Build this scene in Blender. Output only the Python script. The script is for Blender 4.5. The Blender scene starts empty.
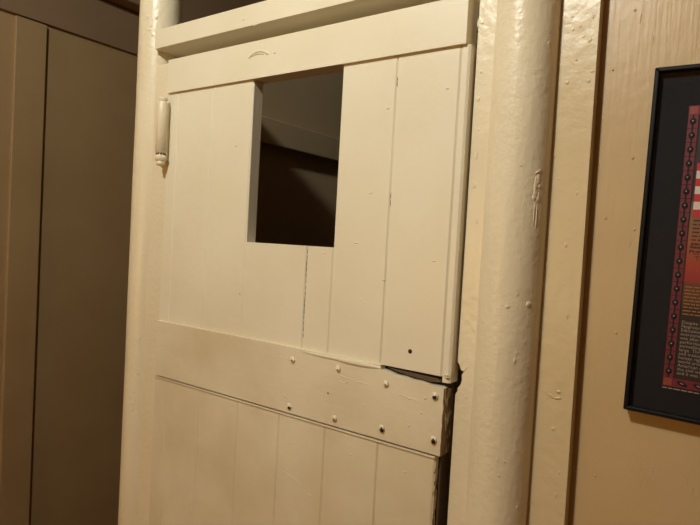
import bpy, bmesh, math, random
from mathutils import Vector, Matrix
R = random.Random(7)
scn = bpy.context.scene
COL = scn.collection

# ------------------------------------------------------------------ materials
def lin(c):
    return tuple((v/12.92 if v <= .04045 else ((v+.055)/1.055)**2.4) for v in [k/255 for k in c]) + (1,)

def paint(name, rgb, rough=.38, brush=.25, lumps=.35, mottling=.05, horizontal=False, specks=0.0, spec=.5, lump_scale=55):
    """Brushed oil paint: streaky fine bump, soft lumps, faint colour mottling, optional tiny chips."""
    m = bpy.data.materials.new(name); m.use_nodes = True
    nt = m.node_tree; n = nt.nodes; L = nt.links
    b = n['Principled BSDF']
    tc = n.new('ShaderNodeTexCoord')
    mp = n.new('ShaderNodeMapping')
    mp.inputs['Scale'].default_value = (14, 200, 200) if horizontal else (200, 200, 14)
    L.new(tc.outputs['Object'], mp.inputs['Vector'])
    n1 = n.new('ShaderNodeTexNoise'); n1.inputs['Scale'].default_value = 1.0; n1.inputs['Detail'].default_value = 4
    L.new(mp.outputs[0], n1.inputs['Vector'])
    n2 = n.new('ShaderNodeTexNoise'); n2.inputs['Scale'].default_value = lump_scale; n2.inputs['Detail'].default_value = 3
    L.new(tc.outputs['Object'], n2.inputs['Vector'])
    n3 = n.new('ShaderNodeTexNoise'); n3.inputs['Scale'].default_value = 6; n3.inputs['Detail'].default_value = 5
    L.new(tc.outputs['Object'], n3.inputs['Vector'])
    b1 = n.new('ShaderNodeBump'); b1.inputs['Strength'].default_value = brush; b1.inputs['Distance'].default_value = .0006
    L.new(n1.outputs[0], b1.inputs['Height'])
    b2 = n.new('ShaderNodeBump'); b2.inputs['Strength'].default_value = lumps; b2.inputs['Distance'].default_value = .0012
    L.new(n2.outputs[0], b2.inputs['Height']); L.new(b1.outputs[0], b2.inputs['Normal'])
    L.new(b2.outputs[0], b.inputs['Normal'])
    c = lin(rgb)
    mx = n.new('ShaderNodeMix'); mx.data_type = 'RGBA'
    mx.inputs['A'].default_value = c
    mx.inputs['B'].default_value = (c[0]*(1-mottling*2), c[1]*(1-mottling*2.6), c[2]*(1-mottling*3.6), 1)
    rp = n.new('ShaderNodeMapRange'); rp.inputs['From Min'].default_value = .35; rp.inputs['From Max'].default_value = .75
    L.new(n3.outputs[0], rp.inputs['Value']); L.new(rp.outputs[0], mx.inputs['Factor'])
    out = mx.outputs['Result']
    if specks:
        vo = n.new('ShaderNodeTexVoronoi'); vo.inputs['Scale'].default_value = 22
        vo.inputs['Randomness'].default_value = 1
        m0 = n.new('ShaderNodeMapping'); m0.inputs['Scale'].default_value = (1, 0, 1)
        L.new(tc.outputs['Object'], m0.inputs['Vector']); L.new(m0.outputs[0], vo.inputs['Vector'])
        sp = n.new('ShaderNodeMapRange'); sp.inputs['From Min'].default_value = specks; sp.inputs['From Max'].default_value = specks*.6
        L.new(vo.outputs['Distance'], sp.inputs['Value'])
        sep = n.new('ShaderNodeSeparateColor'); L.new(vo.outputs['Color'], sep.inputs[0])
        gt = n.new('ShaderNodeMath'); gt.operation = 'GREATER_THAN'; gt.inputs[1].default_value = .80
        L.new(sep.outputs[0], gt.inputs[0])
        mu = n.new('ShaderNodeMath'); mu.operation = 'MULTIPLY'
        L.new(sp.outputs[0], mu.inputs[0]); L.new(gt.outputs[0], mu.inputs[1])
        m2 = n.new('ShaderNodeMix'); m2.data_type = 'RGBA'; m2.inputs['B'].default_value = lin((96, 70, 42))
        L.new(out, m2.inputs['A']); L.new(mu.outputs[0], m2.inputs['Factor'])
        out = m2.outputs['Result']
    L.new(out, b.inputs['Base Color'])
    b.inputs['Roughness'].default_value = rough
    b.inputs['Specular IOR Level'].default_value = spec
    return m

def plain(name, rgb, rough=.6, metal=0.0, noise=.25, scale=120):
    m = bpy.data.materials.new(name); m.use_nodes = True
    nt = m.node_tree; n = nt.nodes; L = nt.links; b = n['Principled BSDF']
    tc = n.new('ShaderNodeTexCoord'); ns = n.new('ShaderNodeTexNoise'); ns.inputs['Scale'].default_value = scale
    ns.inputs['Detail'].default_value = 4
    L.new(tc.outputs['Object'], ns.inputs['Vector'])
    c = lin(rgb)
    mx = n.new('ShaderNodeMix'); mx.data_type = 'RGBA'
    mx.inputs['A'].default_value = c; mx.inputs['B'].default_value = tuple(v*(1-noise) for v in c[:3]) + (1,)
    L.new(ns.outputs[0], mx.inputs['Factor']); L.new(mx.outputs['Result'], b.inputs['Base Color'])
    b.inputs['Roughness'].default_value = rough; b.inputs['Metallic'].default_value = metal
    return m

def worn_shaded_edge(m, x_edge, reach, z0, z1, level, rgb=(70, 50, 30)):
    """Chips of missing paint that cluster along the door's latch edge (object x = x_edge)."""
    nt = m.node_tree; n = nt.nodes; L = nt.links; b = n['Principled BSDF']
    src = b.inputs['Base Color'].links[0].from_socket
    tc = n.new('ShaderNodeTexCoord'); s = n.new('ShaderNodeSeparateXYZ'); L.new(tc.outputs['Object'], s.inputs[0])
    mr = n.new('ShaderNodeMapRange'); mr.inputs['From Min'].default_value = x_edge-reach; mr.inputs['From Max'].default_value = x_edge
    L.new(s.outputs['X'], mr.inputs['Value'])
    mp = n.new('ShaderNodeMapping'); mp.inputs['Scale'].default_value = (260, 260, 75); L.new(tc.outputs['Object'], mp.inputs['Vector'])
    ns = n.new('ShaderNodeTexNoise'); ns.inputs['Scale'].default_value = 1; ns.inputs['Detail'].default_value = 3; L.new(mp.outputs[0], ns.inputs['Vector'])
    ad = n.new('ShaderNodeMath'); ad.operation = 'MULTIPLY'; L.new(mr.outputs[0], ad.inputs[0]); L.new(ns.outputs[0], ad.inputs[1])
    zr = n.new('ShaderNodeMapRange'); zr.inputs['From Min'].default_value = z0; zr.inputs['From Max'].default_value = z1; L.new(s.outputs['Z'], zr.inputs['Value'])
    a2 = n.new('ShaderNodeMath'); a2.operation = 'MULTIPLY'; L.new(ad.outputs[0], a2.inputs[0]); L.new(zr.outputs[0], a2.inputs[1])
    th = n.new('ShaderNodeMapRange'); th.inputs['From Min'].default_value = level; th.inputs['From Max'].default_value = level+.05; L.new(a2.outputs[0], th.inputs['Value'])
    mx = n.new('ShaderNodeMix'); mx.data_type = 'RGBA'; mx.inputs['B'].default_value = lin(rgb)
    L.new(src, mx.inputs['A']); L.new(th.outputs[0], mx.inputs['Factor']); L.new(mx.outputs['Result'], b.inputs['Base Color'])

CREAM = (228, 219, 195)
M_door = paint('cream_door_paint', CREAM, .36, .35, .45, .035, specks=.035)
M_railp = paint('cream_rail_paint', CREAM, .34, .22, .2, .035, horizontal=True)
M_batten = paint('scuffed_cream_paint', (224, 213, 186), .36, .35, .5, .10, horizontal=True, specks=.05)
M_low = paint('worn_cream_paint', (224, 213, 186), .38, .35, .45, .10, specks=.045)
M_post = paint('glossy_cream_paint', (226, 213, 184), .34, .5, 1.0, .04, specks=.03, lump_scale=105)
M_jamb = paint('lumpy_cream_paint', (226, 213, 184), .3, .4, 1.0, .04, lump_scale=90)
M_wall = paint('tan_wall_paint', (190, 163, 122), .40, .9, .5, .04, specks=.03)
M_trim = paint('tan_trim_paint', (206, 186, 148), .33, .3, .9, .05)
M_corr = paint('drab_wall_paint', (158, 130, 90), .55, .2, .3, .05)
M_ceil = paint('brown_ceiling_paint', (134, 108, 80), .6, .1, .2, .05)
M_stall = paint('tan_partition_paint', (170, 148, 116), .5, .2, .2, .04)  # even tan paint of the partition and its ledge rail
M_hall = plain('dark_hall_panelling', (52, 38, 28), .6, scale=6)
M_floor = plain('brown_floor_linoleum', (150, 92, 48), .5, scale=8)
M_dark = plain('grime_and_gap_shade', (38, 27, 18), .8)  # grime, and the painted shade of hole, slot and door gap
M_wood = plain('bare_grey_wood', (92, 73, 52), .8, scale=60)
M_steel = plain('tarnished_screw_steel', (64, 52, 42), .4, .6)
M_chip = paint('chipped_plaster_edge', (232, 216, 180), .5, .1, .8, .05)
M_frame = plain('black_lacquer', (6, 5, 7), .5)
M_frame.node_tree.nodes['Principled BSDF'].inputs['Specular IOR Level'].default_value = .25
M_mat = plain('black_mat_board', (12, 10, 14), .9, noise=.05)
M_red = plain('crimson_border_print', (122, 30, 44), .55, noise=.5, scale=260)
M_corner = plain('orange_corner_print', (150, 66, 46), .55, noise=.3, scale=300)
M_bead = plain('black_bead_print', (15, 9, 10), .8)
M_dot = plain('pale_bead_dot', (165, 158, 158), .4)
M_fred = plain('flag_red', (186, 42, 40), .5, noise=.1)
M_fwhite = plain('flag_white', (214, 202, 190), .5, noise=.1)
M_ink = plain('dark_text_ink', (52, 30, 22), .6)
M_gold = plain('gold_text_ink', (160, 112, 58), .6)
M_pale = plain('pale_text_ink', (165, 148, 132), .6)
M_paperdark = plain('dark_print_paper', (40, 24, 22), .55, noise=.3, scale=90)

def ramp_mat(name, z0, z1, stops):
    """Printed colour bands of the poster, from bottom (z0) to top (z1) of its own sheet."""
    m = bpy.data.materials.new(name); m.use_nodes = True
    nt = m.node_tree; n = nt.nodes; L = nt.links; b = n['Principled BSDF']
    tc = n.new('ShaderNodeTexCoord'); s = n.new('ShaderNodeSeparateXYZ'); L.new(tc.outputs['Object'], s.inputs[0])
    mr = n.new('ShaderNodeMapRange'); mr.inputs['From Min'].default_value = z0; mr.inputs['From Max'].default_value = z1
    L.new(s.outputs['Z'], mr.inputs['Value'])
    cr = n.new('ShaderNodeValToRGB'); L.new(mr.outputs[0], cr.inputs[0])
    e = cr.color_ramp.elements
    for i, (p, c) in enumerate(stops):
        k = e[i] if i < 2 else e.new(p)
        k.position = p; k.color = lin(c)
    L.new(cr.outputs[0], b.inputs['Base Color']); b.inputs['Roughness'].default_value = .5
    return m

def glass_mat():
    m = bpy.data.materials.new('picture_glass'); m.use_nodes = True
    nt = m.node_tree; n = nt.nodes; L = nt.links
    n.remove(n['Principled BSDF'])
    t = n.new('ShaderNodeBsdfTransparent'); g = n.new('ShaderNodeBsdfGlossy'); g.inputs['Roughness'].default_value = .03
    lw = n.new('ShaderNodeLayerWeight'); lw.inputs['Blend'].default_value = .5
    pw = n.new('ShaderNodeMath'); pw.operation = 'POWER'; pw.inputs[1].default_value = 5; L.new(lw.outputs['Facing'], pw.inputs[0])
    fr = n.new('ShaderNodeMath'); fr.operation = 'MULTIPLY_ADD'; fr.inputs[1].default_value = .96; fr.inputs[2].default_value = .035; L.new(pw.outputs[0], fr.inputs[0])
    mx = n.new('ShaderNodeMixShader'); L.new(fr.outputs[0], mx.inputs[0]); L.new(t.outputs[0], mx.inputs[1]); L.new(g.outputs[0], mx.inputs[2])
    L.new(mx.outputs[0], n['Material Output'].inputs[0])
    return m
M_glass = glass_mat()

# ------------------------------------------------------------------ helpers
def box(bm, x0, x1, y0, y1, z0, z1, mi=0):
    vs = [bm.verts.new(p) for p in ((x0,y0,z0),(x1,y0,z0),(x1,y1,z0),(x0,y1,z0),(x0,y0,z1),(x1,y0,z1),(x1,y1,z1),(x0,y1,z1))]
    fs = [bm.faces.new([vs[i] for i in f]) for f in ((0,3,2,1),(4,5,6,7),(0,1,5,4),(1,2,6,5),(2,3,7,6),(3,0,4,7))]
    for f in fs: f.material_index = mi
    return fs

def prism(bm, pts, y0, y1, mi=0):
    """Outline in x,z extruded in y."""
    a = [bm.verts.new((x, y0, z)) for x, z in pts]; b = [bm.verts.new((x, y1, z)) for x, z in pts]
    n = len(pts)
    fs = [bm.faces.new(a), bm.faces.new(b[::-1])]
    for i in range(n): fs.append(bm.faces.new([a[i], b[i], b[(i+1) % n], a[(i+1) % n]]))
    for f in fs: f.material_index = mi
    bmesh.ops.recalc_face_normals(bm, faces=fs)
    return fs

def board(bm, x0, x1, y0, y1, z0, z1, w=.0036, d=.0024):
    """A matched board: its right-hand arris is planed off, which makes the groove."""
    pl = [(x0, y0), (x1-w, y0), (x1, y0+d), (x1, y1), (x0, y1)]
    a = [bm.verts.new((x, y, z0)) for x, y in pl]; b = [bm.verts.new((x, y, z1)) for x, y in pl]
    n = len(pl); fs = [bm.faces.new(a[::-1]), bm.faces.new(b)]
    for i in range(n): fs.append(bm.faces.new([a[i], a[(i+1) % n], b[(i+1) % n], b[i]]))
    bmesh.ops.recalc_face_normals(bm, faces=fs)

def lathe(bm, prof, c, axis='Z', seg=32, mi=0, ang0=0, ang1=2*math.pi, wob=None):
    """prof: list of (radius, t); spun about axis through c."""
    rings = []
    for r, t in prof:
        ring = []
        for k in range(seg):
            a = 2*math.pi*k/seg
            rr = r*(1+(wob(a, t) if wob else 0))
            if axis == 'Z': p = (c[0]+rr*math.cos(a), c[1]+rr*math.sin(a), c[2]+t)
            else: p = (c[0]+rr*math.cos(a), c[1]+t, c[2]+rr*math.sin(a))
            ring.append(bm.verts.new(p))
        rings.append(ring)
    fs = []
    for i in range(len(rings)-1):
        for k in range(seg):
            fs.append(bm.faces.new([rings[i][k], rings[i][(k+1) % seg], rings[i+1][(k+1) % seg], rings[i+1][k]]))
    fs.append(bm.faces.new(rings[0][::-1])); fs.append(bm.faces.new(rings[-1]))
    for f in fs: f.material_index = mi; f.smooth = True
    bmesh.ops.recalc_face_normals(bm, faces=fs)
    return fs

def blob(bm, c, sx, sy, sz, mi=0, seg=10, rot=0, jag=0):
    """A flattened lump of paint sitting on a surface."""
    g = bmesh.ops.create_uvsphere(bm, u_segments=seg, v_segments=max(5, seg//2), radius=1)
    mt = Matrix.Translation(c) @ Matrix.Rotation(rot, 4, 'Y') @ Matrix.Diagonal((sx, sy, sz, 1))
    for v in g['verts']:
        k = 1+R.uniform(-jag, jag); v.co = mt @ (v.co*k)
        for f in v.link_faces: f.material_index = mi; f.smooth = True

def stroke(bm, pts, r, mi=0, seg=6):
    """A thin ridge or crack following points."""
    for i in range(len(pts)-1):
        a, b = Vector(pts[i]), Vector(pts[i+1]); d = b-a
        blob(bm, tuple((a+b)/2), d.length/2+r*.8, r, r, mi, 8, -math.atan2(d.z, d.x))

def obj(name, bm, mats, parent=None, at=(0, 0, 0), bevel=0, seg=2, smooth=False):
    """Link one mesh object; vertices are given in world space for at=origin of the object."""
    w = Vector(at)
    for v in bm.verts: v.co -= w
    me = bpy.data.meshes.new(name); bm.to_mesh(me); bm.free()
    for m in (mats if isinstance(mats, (list, tuple)) else [mats]): me.materials.append(m)
    o = bpy.data.objects.new(name, me); COL.objects.link(o)
    if parent is None: o.location = w
    else:
        o.parent = parent; o.location = w-Vector(parent['base'])if 'base' in parent else (0, 0, 0)
    if bevel:
        b = o.modifiers.new('bevel', 'BEVEL'); b.width = bevel; b.segments = seg; b.limit_method = 'ANGLE'; b.angle_limit = math.radians(40)
        b.harden_normals = False
    if smooth:
        for p in me.polygons: p.use_smooth = True
    return o

def thing(name, label, cat, loc, group=None):
    o = bpy.data.objects.new(name, None); COL.objects.link(o); o.location = loc; o.empty_display_size = .05
    o['label'] = label; o['category'] = cat
    if group: o['group'] = group
    return o
def tag(o, label, cat, group=None):
    o['label'] = label; o['category'] = cat
    if group: o['group'] = group
    return o
def struct(name, bm, m, at=(0, 0, 0), bevel=0):
    o = obj(name, bm, m, None, at, bevel); o['kind'] = 'structure'; return o
def child(name, bm, m, parent, loc, bevel=0, seg=2, at=None, base=None):
    """Part whose vertices are in world space; loc = world place of the parent's origin."""
    w = Vector(at) if at else Vector(loc)
    for v in bm.verts: v.co -= w
    me = bpy.data.meshes.new(name); bm.to_mesh(me); bm.free()
    for q in (m if isinstance(m, (list, tuple)) else [m]): me.materials.append(q)
    o = bpy.data.objects.new(name, me); COL.objects.link(o); o.parent = parent; o.location = w-Vector(loc)
    if bevel:
        b = o.modifiers.new('bevel', 'BEVEL'); b.width = bevel; b.segments = seg; b.limit_method = 'ANGLE'; b.angle_limit = math.radians(40)
    return o
B = bmesh.new

# ------------------------------------------------------------------ room shell
CEIL = 2.72
bm = B(); box(bm, -1.0, 2.3, -3.2, 1.9, -.1, 0); struct('floor', bm, M_floor)
bm = B(); box(bm, -1.0, 2.3, -3.2, 1.9, CEIL, CEIL+.1); struct('ceiling', bm, M_ceil)
bm = B(); box(bm, -1.0, -.9, -3.2, 1.9, 0, CEIL); struct('wall_left', bm, M_corr)
bm = B(); box(bm, .70, 2.3, .07, .13, 0, CEIL)
for x, z in ((.838, 1.868), (.842, 1.671), (.852, 1.325), (.86, 1.942), (.878, 1.657), (.87, 1.75), (.865, 1.52)): blob(bm, (x, .07, z), .0017, .0013, .0019, 0, 8)
for x, z, l in ((.896, 1.352, .010), (.905, 1.354, .013), (.912, 1.349, .009), (.921, 1.353, .010), (.908, 1.332, .011), (.915, 1.337, .007), (.959, 1.35, .013), (.964, 1.338, .010), (.874, 1.64, .012), (.868, 1.93, .014), (.884, 1.9, .012)):
    stroke(bm, [(x, .0703, z+l/2), (x+R.uniform(-.001, .001), .0703, z), (x-.001, .0703, z-l/2)], .0009)
struct('wall_right', bm, M_wall)
bm = B(); box(bm, -1.0, 2.3, -3.3, -3.2, 0, CEIL); struct('wall_front', bm, M_hall)
bm = B(); box(bm, -1.0, 2.3, 1.9, 2.0, 0, CEIL); struct('wall_back', bm, M_corr)
bm = B(); box(bm, 2.3, 2.4, -3.3, 2.0, 0, CEIL); struct('wall_side', bm, M_corr)
# flat cover strip and top frieze on the corridor wall
bm = B(); box(bm, -.9, -.884, .085, .180, 0, 2.258); struct('trim_1', bm, M_corr, (0, 0, 0), .003)
bm = B(); box(bm, -.9, -.886, -3.2, 1.9, 2.263, 2.41); struct('trim_2', bm, M_ceil, (0, 0, 0), .002)
bm = B(); box(bm, -.9, -.82, -3.2, 1.9, 2.412, CEIL); struct('trim_7', bm, M_ceil, (0, 0, 0), .004)
# tan board beside the right-hand post, with paint lumps and drips
bm = B(); box(bm, .745, .8215, .05, .07, 0, CEIL)
for k in range(12):
    blob(bm, (R.uniform(.773, .818), .05, R.uniform(1.2, 2.0)), R.uniform(.001, .003), .0007, R.uniform(.0015, .006), 0, 8)
for k in range(10):
    blob(bm, (R.uniform(.785, .818), .05, R.uniform(1.85, 2.0)), R.uniform(.0015, .003), .0006, R.uniform(.0015, .004), 0, 8)
stroke(bm, [(.789, .05, 1.428), (.797, .05, 1.423), (.806, .05, 1.425)], .0016)
blob(bm, (.8025, .05, 1.433), .0035, .0016, .0022)
struct('trim_3', bm, M_trim, (0, 0, 0), .002)
# flat stop strip between door and right-hand post, its edge torn open at the latch
ed = [(.6655, 0), (.6655, 1.408), (.669, 1.414), (.668, 1.417), (.6725, 1.423), (.6745, 1.431), (.6735, 1.438), (.677, 1.443), (.672, 1.4445), (.669, 1.452), (.666, 1.456), (.6655, CEIL), (.715, CEIL), (.715, 0)]
bm = B(); prism(bm, ed, .019, .1)
for k in range(10): blob(bm, (R.uniform(.67, .683), .019, R.uniform(1.55, 2.0)), R.uniform(.001, .004), .0008, R.uniform(.002, .008), 0, 8)
stroke(bm, [(.676, .0185, 1.4435), (.680, .0185, 1.449), (.6835, .0185, 1.4515)], .0008)
stroke(bm, [(.672, .0185, 1.414), (.679, .0185, 1.409), (.686, .0185, 1.406)], .0007)
struct('trim_4', bm, M_jamb, (0, 0, 0), .0015)
bm = B(); box(bm, -.068, -.0122, .0095, .06, 0, 1.976); struct('trim_8', bm, M_post, (0, 0, 0), .003)
# backing behind the stop strip, the gap's shade painted in its dark colour
bm = B(); box(bm, .655, .70, .1, .13, 0, CEIL); struct('trim_5', bm, M_dark)
# stall partition behind the left post, with a ledge rail
bm = B(); box(bm, -.1, -.08, .30, 1.9, 0, 2.15); struct('wall_stall', bm, M_stall)
bm = B(); box(bm, -.08, -.052, .25, 1.9, 1.866, 1.934); struct('trim_6', bm, M_stall, (0, 0, 0), .003)

# ------------------------------------------------------------------ pipe posts
def pipe(x, y, r, label, lumps):
    bm = B()
    seg = 64; zs = [0, .4, .8] + [.9+.02*i for i in range(65)] + [CEIL]
    prof = [(r, z) for z in zs]
    lathe(bm, prof, (x, y, 0), 'Z', seg, wob=lambda a, t: .004*math.sin(3*a+t*9)+.003*math.sin(7*a-t*23))
    for (a, z, w, h, d) in lumps:
        p = (x+r*math.sin(a), y-r*math.cos(a), z)
        g = bmesh.ops.create_uvsphere(bm, u_segments=10, v_segments=6, radius=1)
        mt = Matrix.Translation(p) @ Matrix.Rotation(a, 4, 'Z') @ Matrix.Diagonal((w, d, h, 1))
        for v in g['verts']:
            v.co = mt @ v.co
            for f in v.link_faces: f.smooth = True
    o = obj('pipe_post', bm, M_post, None, (x, y, 0))
    return tag(o, label, 'post', 'pipe posts flanking the door')
ll = [(R.uniform(.2, 1.5), R.uniform(1.2, 2.2), R.uniform(.001, .003), R.uniform(.001, .005), .0008) for _ in range(9)]
ll += [(R.uniform(.3, 1.0), R.uniform(2.02, 2.09), R.uniform(.002, .004), R.uniform(.002, .004), .001) for _ in range(7)]
ll += [(R.uniform(.2, .7), R.uniform(1.2, 1.32), R.uniform(.002, .004), R.uniform(.002, .006), .001) for _ in range(4)]
pipe(-.101, .04, .0443, 'round cream pipe post on the hinge side of the door', ll)
lr = [(R.uniform(-.3, 1.2), R.uniform(1.25, 2.0), R.uniform(.001, .0025), R.uniform(.001, .004), .0007) for _ in range(9)]
lr += [(R.uniform(.9, 1.08), R.uniform(1.69, 1.724), R.uniform(.002, .004), R.uniform(.003, .009), R.uniform(.0006, .0012)) for _ in range(16)]
lr += [(.93, 1.672, .0011, .017, .0009), (1.02, 1.668, .0011, .019, .001), (.94, 1.727, .003, .0014, .0014), (1.0, 1.7285, .004, .0015, .0016), (1.06, 1.731, .003, .0013, .0014)]
lr += [(.95, 1.55, .004, .004, .0014), (.3, 1.545, .003, .002, .001), (.8, 1.21, .008, .005, .0015)]
pipe(.727, .046, .0443, 'round cream pipe post between the door latch edge and the tan wall board', lr)

# ------------------------------------------------------------------ header beam
bm = B()
box(bm, -.061, .66, 0, .076, 2.007, 2.046)
box(bm, -.045, .66, .066, .0755, 1.95, 2.0075)  # stop added to block light leaking through above the door
blob(bm, (.235, .002, 2.0075), .007, .003, .003, 0, 8)
blob(bm, (.205, .0, 2.022), .006, .0008, .0015, 0, 8)
for z in (2.012, 2.02, 2.028, 2.036): blob(bm, (-.063, .012, z), .003, .008, .007, 0, 8, jag=.1)
o = obj('header_beam', bm, M_railp, None, (-.061, .04, 2.007), .003, 2)
tag(o, 'cream painted wooden beam running across just above the door', 'beam'); o['kind'] = 'thing'

# ------------------------------------------------------------------ the door
D = (.32, .02, .18)
door = thing('stall_door', 'cream tongue-and-groove stall door with a cut-out square window and screwed batten', 'door', D); door['kind'] = 'thing'
WX0, WX1, WZ0, RZ0, RZ1 = .235, .4405, 1.610, 1.909, 1.977
BZ0, BZ1 = 1.3185, 1.433
# top rail, with the crescent scar in its paint
bm = B(); box(bm, -.012, .657, 0, .034, RZ0, RZ1)
arc = [(.249+.028*math.cos(t), .0003, 1.940+.017*math.sin(t)) for t in [math.radians(150-13*i) for i in range(10)]]
stroke(bm, arc, .0026)
stroke(bm, [(x-.001, .0002, z-.004) for x, z in [(p[0], p[2]) for p in arc[2:8]]], .0018)
blob(bm, (.289, 0, 1.949), .003, .0012, .002)
blob(bm, (.33, 0, 1.94), .002, .0007, .001)
child('top_rail', bm, M_railp, door, D, .0022)
# upper boards; window opening left free
bm = B()
Y0, Y1 = .005, .030
for x0, x1, z0, z1 in ((-.012, .021, BZ1, RZ0), (.021, .126, BZ1, RZ0), (.126, WX0, BZ1, RZ0), (WX0, .384, BZ1, WZ0), (.3845, WX1, BZ1, WZ0), (WX1, .5445, BZ1, RZ0), (.5447, .6495, BZ1, RZ0), (.65, .6625, BZ1-.008, RZ0)):
    board(bm, x0, x1, Y0, Y1, z0, z1)
for x, z in ((.196, 1.79), (.507, 1.70), (.485, 1.62), (.625, 1.60), (.53, 1.83), (.5, 1.53), (.42, 1.6), (.27, 1.53), (.54, 1.565), (.63, 1.85)):
    blob(bm, (x, Y0, z), R.uniform(.0025, .0045), .0016, .0011, 0, 8)
up = child('upper_panel', bm, M_door, door, D, .0006, 1)
# split in the board under the window, dark old gaps, dark disc as the shade of a screw hole
zz = [1.606-.0103*i for i in range(16)]
for pts, r in (([(.3843+R.uniform(-.0006, .0006), Y0+.0004, z) for z in zz], .0007), ([(.5446, Y0+.0004, z) for z in (1.876, 1.87, 1.862)], .0008), ([(.5446, Y0+.0004, z) for z in (1.70, 1.69, 1.678)], .0007)):
    bm = B(); stroke(bm, pts, r)
    o = child('board_split', bm, M_dark, up, D); o['label'] = 'dark crack along a board'
bm = B(); lathe(bm, [(.0008, -.0004), (.0034, -.0003), (.0036, .004)], (.5945, Y0, 1.4615), 'Y', 14)
o = child('bolt_hole', bm, M_dark, up, D); o['label'] = 'dark disc painted as the shade of a small hole'
# lower boards
YL = .0015
bm = B()
for x0, x1 in ((-.012, .029), (.029, .131), (.131, .240), (.240, .344), (.344, .446), (.446, .5505), (.5507, .649)):
    board(bm, x0, x1, YL, .036, .18, BZ0-.0028)
for x, z in ((.38, 1.27), (.36, 1.262), (.35, 1.245), (.5, 1.28), (.6, 1.28), (.3, 1.2), (.42, 1.19)):
    blob(bm, (x, YL, z), R.uniform(.0025, .0045), .0016, .0011, 0, 8)
stroke(bm, [(.345, YL, 1.214), (.365, YL, 1.2135), (.385, YL, 1.209), (.40, YL, 1.203)], .0007)
box(bm, -.012, .6485, -.0006, YL+.002, BZ0-.0052, BZ0-.0026)
low = child('lower_panel', bm, M_low, door, D, .0009, 2)
worn_shaded_edge(M_low, .649-D[0], .012, -3, -2.9, .52)
# latch-edge strip of the lower panel, paint rubbed off
bm = B(); box(bm, .6492, .653, .012, .036, .18, BZ0-.0015)
o = child('edge_strip', bm, M_wood, low, D, .001); o['label'] = 'bare rubbed wooden edge'
# wide batten across the door; its upper lip is broken off towards the latch
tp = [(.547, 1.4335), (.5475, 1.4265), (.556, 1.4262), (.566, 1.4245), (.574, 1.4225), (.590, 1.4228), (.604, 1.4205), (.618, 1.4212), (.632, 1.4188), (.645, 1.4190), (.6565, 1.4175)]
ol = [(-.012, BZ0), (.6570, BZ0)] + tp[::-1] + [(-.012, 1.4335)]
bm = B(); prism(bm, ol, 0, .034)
for x, z in ((.60, 1.392), (.602, 1.351), (.622, 1.375), (.627, 1.398), (.52, 1.365), (.36, 1.345), (.355, 1.347), (.02, 1.385)):
    blob(bm, (x, 0, z), .0022, .001, .0022, 0, 8)
for q in ([(.47, 0, 1.395), (.478, 0, 1.392), (.485, 0, 1.393), (.488, 0, 1.397)], [(.58, 0, 1.3955), (.60, 0, 1.393), (.615, 0, 1.392)], [(.33, 0, 1.413), (.35, 0, 1.411), (.365, 0, 1.411)], [(.455, 0, 1.405), (.5, 0, 1.4), (.53, 0, 1.399)]):
    stroke(bm, q, .0009)
blob(bm, (.50, .0008, 1.4285), .05, .0032, .0046, 0, 16)
blob(bm, (.46, .001, 1.4292), .08, .0026, .0036, 0, 16)
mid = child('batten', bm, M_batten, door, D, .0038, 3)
worn_shaded_edge(M_batten, .657-D[0], .003, -3, -2.9, .36, (126, 98, 64))  # wear on the end face, its shade also put into this brown
# dark filler painted as the slot's shade, and splinters where the lip is gone
bm = B(); prism(bm, [(.547, 1.4338), (.66, 1.4338), (.66, 1.4160), (.654, 1.4175), (.575, 1.4215), (.5475, 1.4255)], .014, .033)
o = child('broken_slot', bm, M_dark, mid, D); o['label'] = 'dark filler painted as the shade in the broken gap above the batten'
bm = B(); prism(bm, [(.555, 1.4305), (.60, 1.4295), (.642, 1.4285), (.648, 1.424), (.63, 1.4215), (.60, 1.4235), (.572, 1.4265)], .006, .02)
o = child('splinter', bm, M_wood, mid, D, .001); o['label'] = 'bare splintered wood'
# screws: domed heads clogged with paint
def screw(x, z, bare):
    bm = B(); s = R.uniform(.0050, .0056)
    lathe(bm, [(s, .002), (s, -.0008), (s*.86, -.0023), (s*.55, -.0033), (s*.2, -.0036)], (x, 0, z), 'Y', 18)
    blob(bm, (x-.0006, -.0006, z+.0042), .0045, .0018, .0016, 0, 8)
    blob(bm, (x+.0006, -.0022, z-.0007), s*bare*1.15, .0018, s*bare*1.2, 1, 10, jag=.18)
    for a in (0, math.pi/2):
        blob(bm, (x+.0006, -.0034, z-.0007), s*bare*.9, .0007, .0007, 2, 8, a+.5)
    child('screw', bm, [M_batten, M_steel, M_dark], mid, D)
for x, z, b in ((.369, 1.412, .42), (.467, 1.413, .35), (.559, 1.406, .32), (.643, 1.404, .62), (.367, 1.330, .55), (.465, 1.331, .45), (.556, 1.336, .66), (.645, 1.340, .66)):
    screw(x, z, b)
# small nail head at the corner of the upper panel
bm = B(); lathe(bm, [(.004, .002), (.004, -.0006), (.002, -.0014)], (.6575, Y0, 1.4345), 'Y', 14)
for dx, dz in ((-.002, .001), (.0015, .0015), (.0005, -.002)): blob(bm, (.6575+dx, Y0-.0012, 1.4345+dz), .0011, .0008, .0011, 1, 8)
child('nail_head', bm, [M_door, M_dark], up, D)
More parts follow.
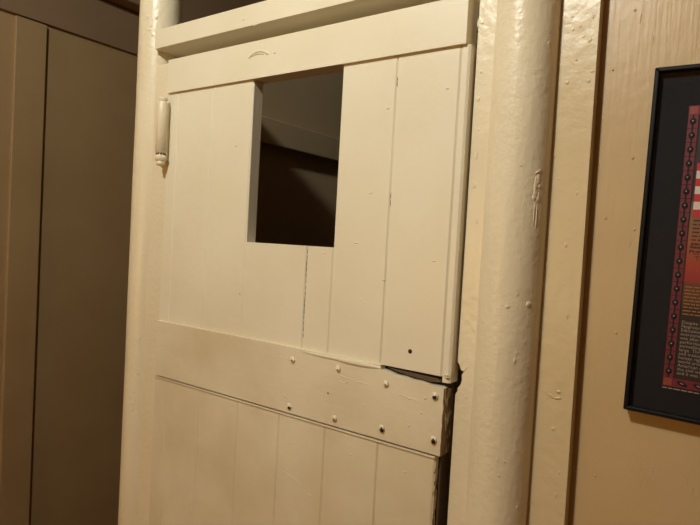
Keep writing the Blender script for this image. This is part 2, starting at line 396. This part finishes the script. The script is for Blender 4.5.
# rubber-cushion strip bridging the stop gap under the batten
# spring hinge: barrel, collar and pin tip
hx, hy = -.009, -.011
H = (hx, hy, 1.83)
bm = B(); lathe(bm, [(.0095, 1.782), (.0112, 1.783), (.0112, 1.886), (.0104, 1.888)], (hx, hy, 0), 'Z', 28)
hinge = child('hinge', bm, M_post, door, D, at=(hx, hy, 1.76))
hw = (hx, hy, 1.76)
bm = B(); lathe(bm, [(.007, 1.887), (.0094, 1.8885), (.0094, 1.895), (.008, 1.897)], (hx, hy, 0), 'Z', 24)
child('hinge_cap', bm, M_post, hinge, hw)
bm = B(); lathe(bm, [(.008, 1.765), (.0112, 1.768), (.0122, 1.774), (.0105, 1.777), (.0085, 1.779), (.0085, 1.783)], (hx, hy, 0), 'Z', 28, wob=lambda a, t: .08*math.sin(5*a+t*400))
for a in [k*.63 for k in range(10)]:
    blob(bm, (hx+.0088*math.cos(a), hy+.0088*math.sin(a), 1.7805), .0016, .0016, .002, 1, 8)
child('hinge_collar', bm, [M_post, M_dark], hinge, hw)
bm = B(); lathe(bm, [(.006, 1.757), (.0085, 1.759), (.009, 1.766)], (hx, hy, 0), 'Z', 24)
child('pin_tip', bm, M_post, hinge, hw)
bm = B(); box(bm, hx+.004, -.0118, hy+.004, .03, 1.77, 1.888)
child('hinge_leaf', bm, M_post, hinge, hw, .001)
bm = B(); box(bm, -.03, hx-.006, hy+.004, hy+.0145, 1.77, 1.888)
child('hinge_leaf', bm, M_post, hinge, hw, .001)

# ------------------------------------------------------------------ framed print
F = Vector((1.072, .07, 1.639))
pic = thing('framed_print', 'black framed print with a red beaded border hanging on the tan wall', 'picture', F)
pic.rotation_euler = (0, math.radians(1.1), 0)
Z0 = (0, 0, 0)
W2, H2, fw = .185, .2165, .0055
bm = B()
for pts in ([(-W2, -H2), (W2, -H2), (W2-fw, -H2+fw), (-W2+fw, -H2+fw)], [(W2, -H2), (W2, H2), (W2-fw, H2-fw), (W2-fw, -H2+fw)],
            [(W2, H2), (-W2, H2), (-W2+fw, H2-fw), (W2-fw, H2-fw)], [(-W2, H2), (-W2, -H2), (-W2+fw, -H2+fw), (-W2+fw, H2-fw)]):
    prism(bm, pts, -.018, 0)
child('frame', bm, M_frame, pic, Z0, .0012)
bm = B(); box(bm, -W2+fw, W2-fw, -.008, -.002, -H2+fw, H2-fw); child('mat_board', bm, M_mat, pic, Z0)
bm = B(); box(bm, -W2+fw, W2-fw, -.0125, -.0115, -H2+fw, H2-fw); o = child('glass', bm, M_glass, pic, Z0)
PX, PZ0, PZ1, bw = .1445, -.178, .168, .0108
M_sheet = ramp_mat('poster_colour_bands', PZ0, PZ1, [(0, (36, 22, 20)), (.285, (38, 22, 20)), (.30, (74, 44, 28)), (.372, (98, 56, 32)), (.382, (146, 38, 40)), (.44, (154, 58, 38)), (.52, (148, 84, 48)), (.60, (128, 92, 64)), (.655, (106, 78, 72)), (.67, (60, 40, 50)), (.76, (44, 28, 36)), (1, (40, 26, 34))])
bm = B(); box(bm, -PX, PX, -.0084, -.008, PZ0, PZ1); pr = child('print', bm, M_sheet, pic, Z0)
yb = -.0084
bm = B()   # red border with string of black beads
def strip(x0, x1, z0, z1, mi, d=.0002): box(bm, x0, x1, yb-d, yb+.0001, z0, z1, mi)
for sx in (-1, 1):
    xa, xb = sorted((sx*PX, sx*(PX-bw)))
    strip(xa, xb, PZ0, PZ1, 0)
strip(-PX+bw, PX-bw, PZ0, PZ0+bw, 0); strip(-PX+bw, PX-bw, PZ1-bw, PZ1, 0)
for sx in (-1, 1):
    for z in (PZ0, PZ1-bw): 
        xa, xb = sorted((sx*PX, sx*(PX-bw)))
        strip(xa+.001, xb-.001, z+.001, z+bw-.001, 1, .0004)
    xc = sx*(PX-bw/2)
    n = 19; z_ = PZ0+bw+.008; st = (PZ1-PZ0-2*bw-.016)/(n-1)
    strip(xc-.0009, xc+.0009, PZ0+bw, PZ1-bw, 2, .0005)
    for k in range(n):
        z = z_+k*st
        blob(bm, (xc, yb-.0004, z), .0036, .0006, .0042, 2, 12)
        blob(bm, (xc, yb-.0012, z+.0004), .0009, .0003, .0009, 3, 8)
        if k < n-1: strip(sx*PX if sx < 0 else PX-bw, -PX+bw if sx < 0 else PX, z+st/2-.0004, z+st/2+.0004, 4, .0004)
    xi = sx*(PX-bw-.0006); strip(xi-.0006, xi+.0006, PZ0+bw, PZ1-bw, 4, .0006)
for z in (PZ0+bw/2, PZ1-bw/2):
    n = 15; st = (2*PX-2*bw-.02)/(n-1)
    for k in range(n):
        x = -PX+bw+.010+k*st
        blob(bm, (x, yb-.0004, z), .0062, .0006, .0026, 2, 12, .35)
        blob(bm, (x, yb-.0012, z+.0003), .0022, .0003, .0006, 3, 8, .35)
child('beaded_border', bm, [M_red, M_corner, M_bead, M_dot, M_dark], pr, Z0)
fx = -PX+bw+.0022
bm = B()   # striped flag
for k in range(7):
    box(bm, fx+.0015, PX-bw-.0035, yb-.0003, yb, .0325+.0094*k, .0325+.0094*(k+1), k % 2)
child('flag', bm, [M_fred, M_fwhite], pr, Z0)
def words(name, lines, size, x, z, lead, mat):
    cu = bpy.data.curves.new(name, 'FONT'); cu.body = '\n'.join(lines); cu.size = size; cu.extrude = 0
    cu.space_line = lead/size; cu.resolution_u = 2
    t = bpy.data.objects.new(name, cu); COL.objects.link(t)
    dg = bpy.context.evaluated_depsgraph_get(); dg.update()
    me = bpy.data.meshes.new_from_object(t.evaluated_get(dg))
    bpy.data.objects.remove(t)
    me.name = name
    for v in me.vertices: v.co = Vector((v.co.x+x, yb-.0002, v.co.y+z))
    me.materials.clear(); me.materials.append(mat)
    o = bpy.data.objects.new(name, me); COL.objects.link(o); o.parent = pr
    return o
body = ['Despite her', 'Negroes Free', 'Education', 'everyone', 'was after a', 'performance', 'something', 'large. Through', 'and trained', 'human rights', 'world around', 'American race', 'the civil war', 'and it was the']
words('white_text', body, .0056, fx+.0012, -.0985, .00485, M_pale)
words('orange_text', ['And yes', 'Put your', '   Theory'], .0085, fx+.0012, -.005, .0078, M_ink)
bm = B()   # lines of print too fine to read, as strokes of ink
for k in range(9):
    z = .0275-.0047*k; x = fx+.003
    while x < .125:
        w = R.uniform(.004, .011); box(bm, x, x+w, yb-.0003, yb, z, z+.0017); x += w+.0016
child('small_text', bm, M_ink, pr, Z0)
bm = B()
for k in range(9):
    z = -.0535-.0042*k; x = fx+.001
    while x < .125:
        w = R.uniform(.003, .009); box(bm, x, x+w, yb-.0003, yb, z, z+.0014); x += w+.0013
child('gold_text', bm, M_gold, pr, Z0)
bm = B(); x = -PX
while x < .12:
    w = R.uniform(.004, .009); box(bm, x, x+w, -.0083, -.0079, PZ0-.0032, PZ0-.0020); x += w+.0012
child('caption_line', bm, M_pale, pic, Z0)

# ------------------------------------------------------------------ light
def lamp(name, loc, watts, col, r):
    l = bpy.data.lights.new(name, 'POINT'); l.energy = watts; l.color = col; l.shadow_soft_size = r
    o = bpy.data.objects.new(name, l); o.location = loc; COL.objects.link(o)
lamp('ceiling_bulb', (.42, -1.06, 2.66), 58, (.93, .985, .92), .05)
lamp('warm_fill', (-.35, -2.5, 1.45), 37, (1, .61, .19), .14)  # unseen warm fill, added for the orange light low on the door
w = bpy.data.worlds.new('World'); scn.world = w; w.use_nodes = True
w.node_tree.nodes['Background'].inputs[0].default_value = (.02, .015, .01, 1)
w.node_tree.nodes['Background'].inputs[1].default_value = .3

# ------------------------------------------------------------------ camera
yaw, pit, rol = -.617918489, -.0348006148, .0555074231
cy, sy, cp, sp = math.cos(yaw), math.sin(yaw), math.cos(pit), math.sin(pit)
fwd = Vector((sy*cp, cy*cp, sp)); r0 = Vector((cy, -sy, 0)); u0 = r0.cross(fwd)
r = math.cos(rol)*r0+math.sin(rol)*u0; u = -math.sin(rol)*r0+math.cos(rol)*u0
cam = bpy.data.cameras.new('Camera'); co = bpy.data.objects.new('Camera', cam); COL.objects.link(co)
mt = Matrix((r, u, -fwd)).transposed().to_4x4(); mt.translation = (1.013082, -.75251925, 1.62)
co.matrix_world = mt
cam.sensor_width = 36; cam.lens = 574.94/700*36; cam.clip_start = .02
scn.camera = co
vs = scn.view_settings
vs.view_transform = 'Standard'; vs.look = 'None'; vs.gamma = 1; vs.exposure = .05; vs.use_curve_mapping = False
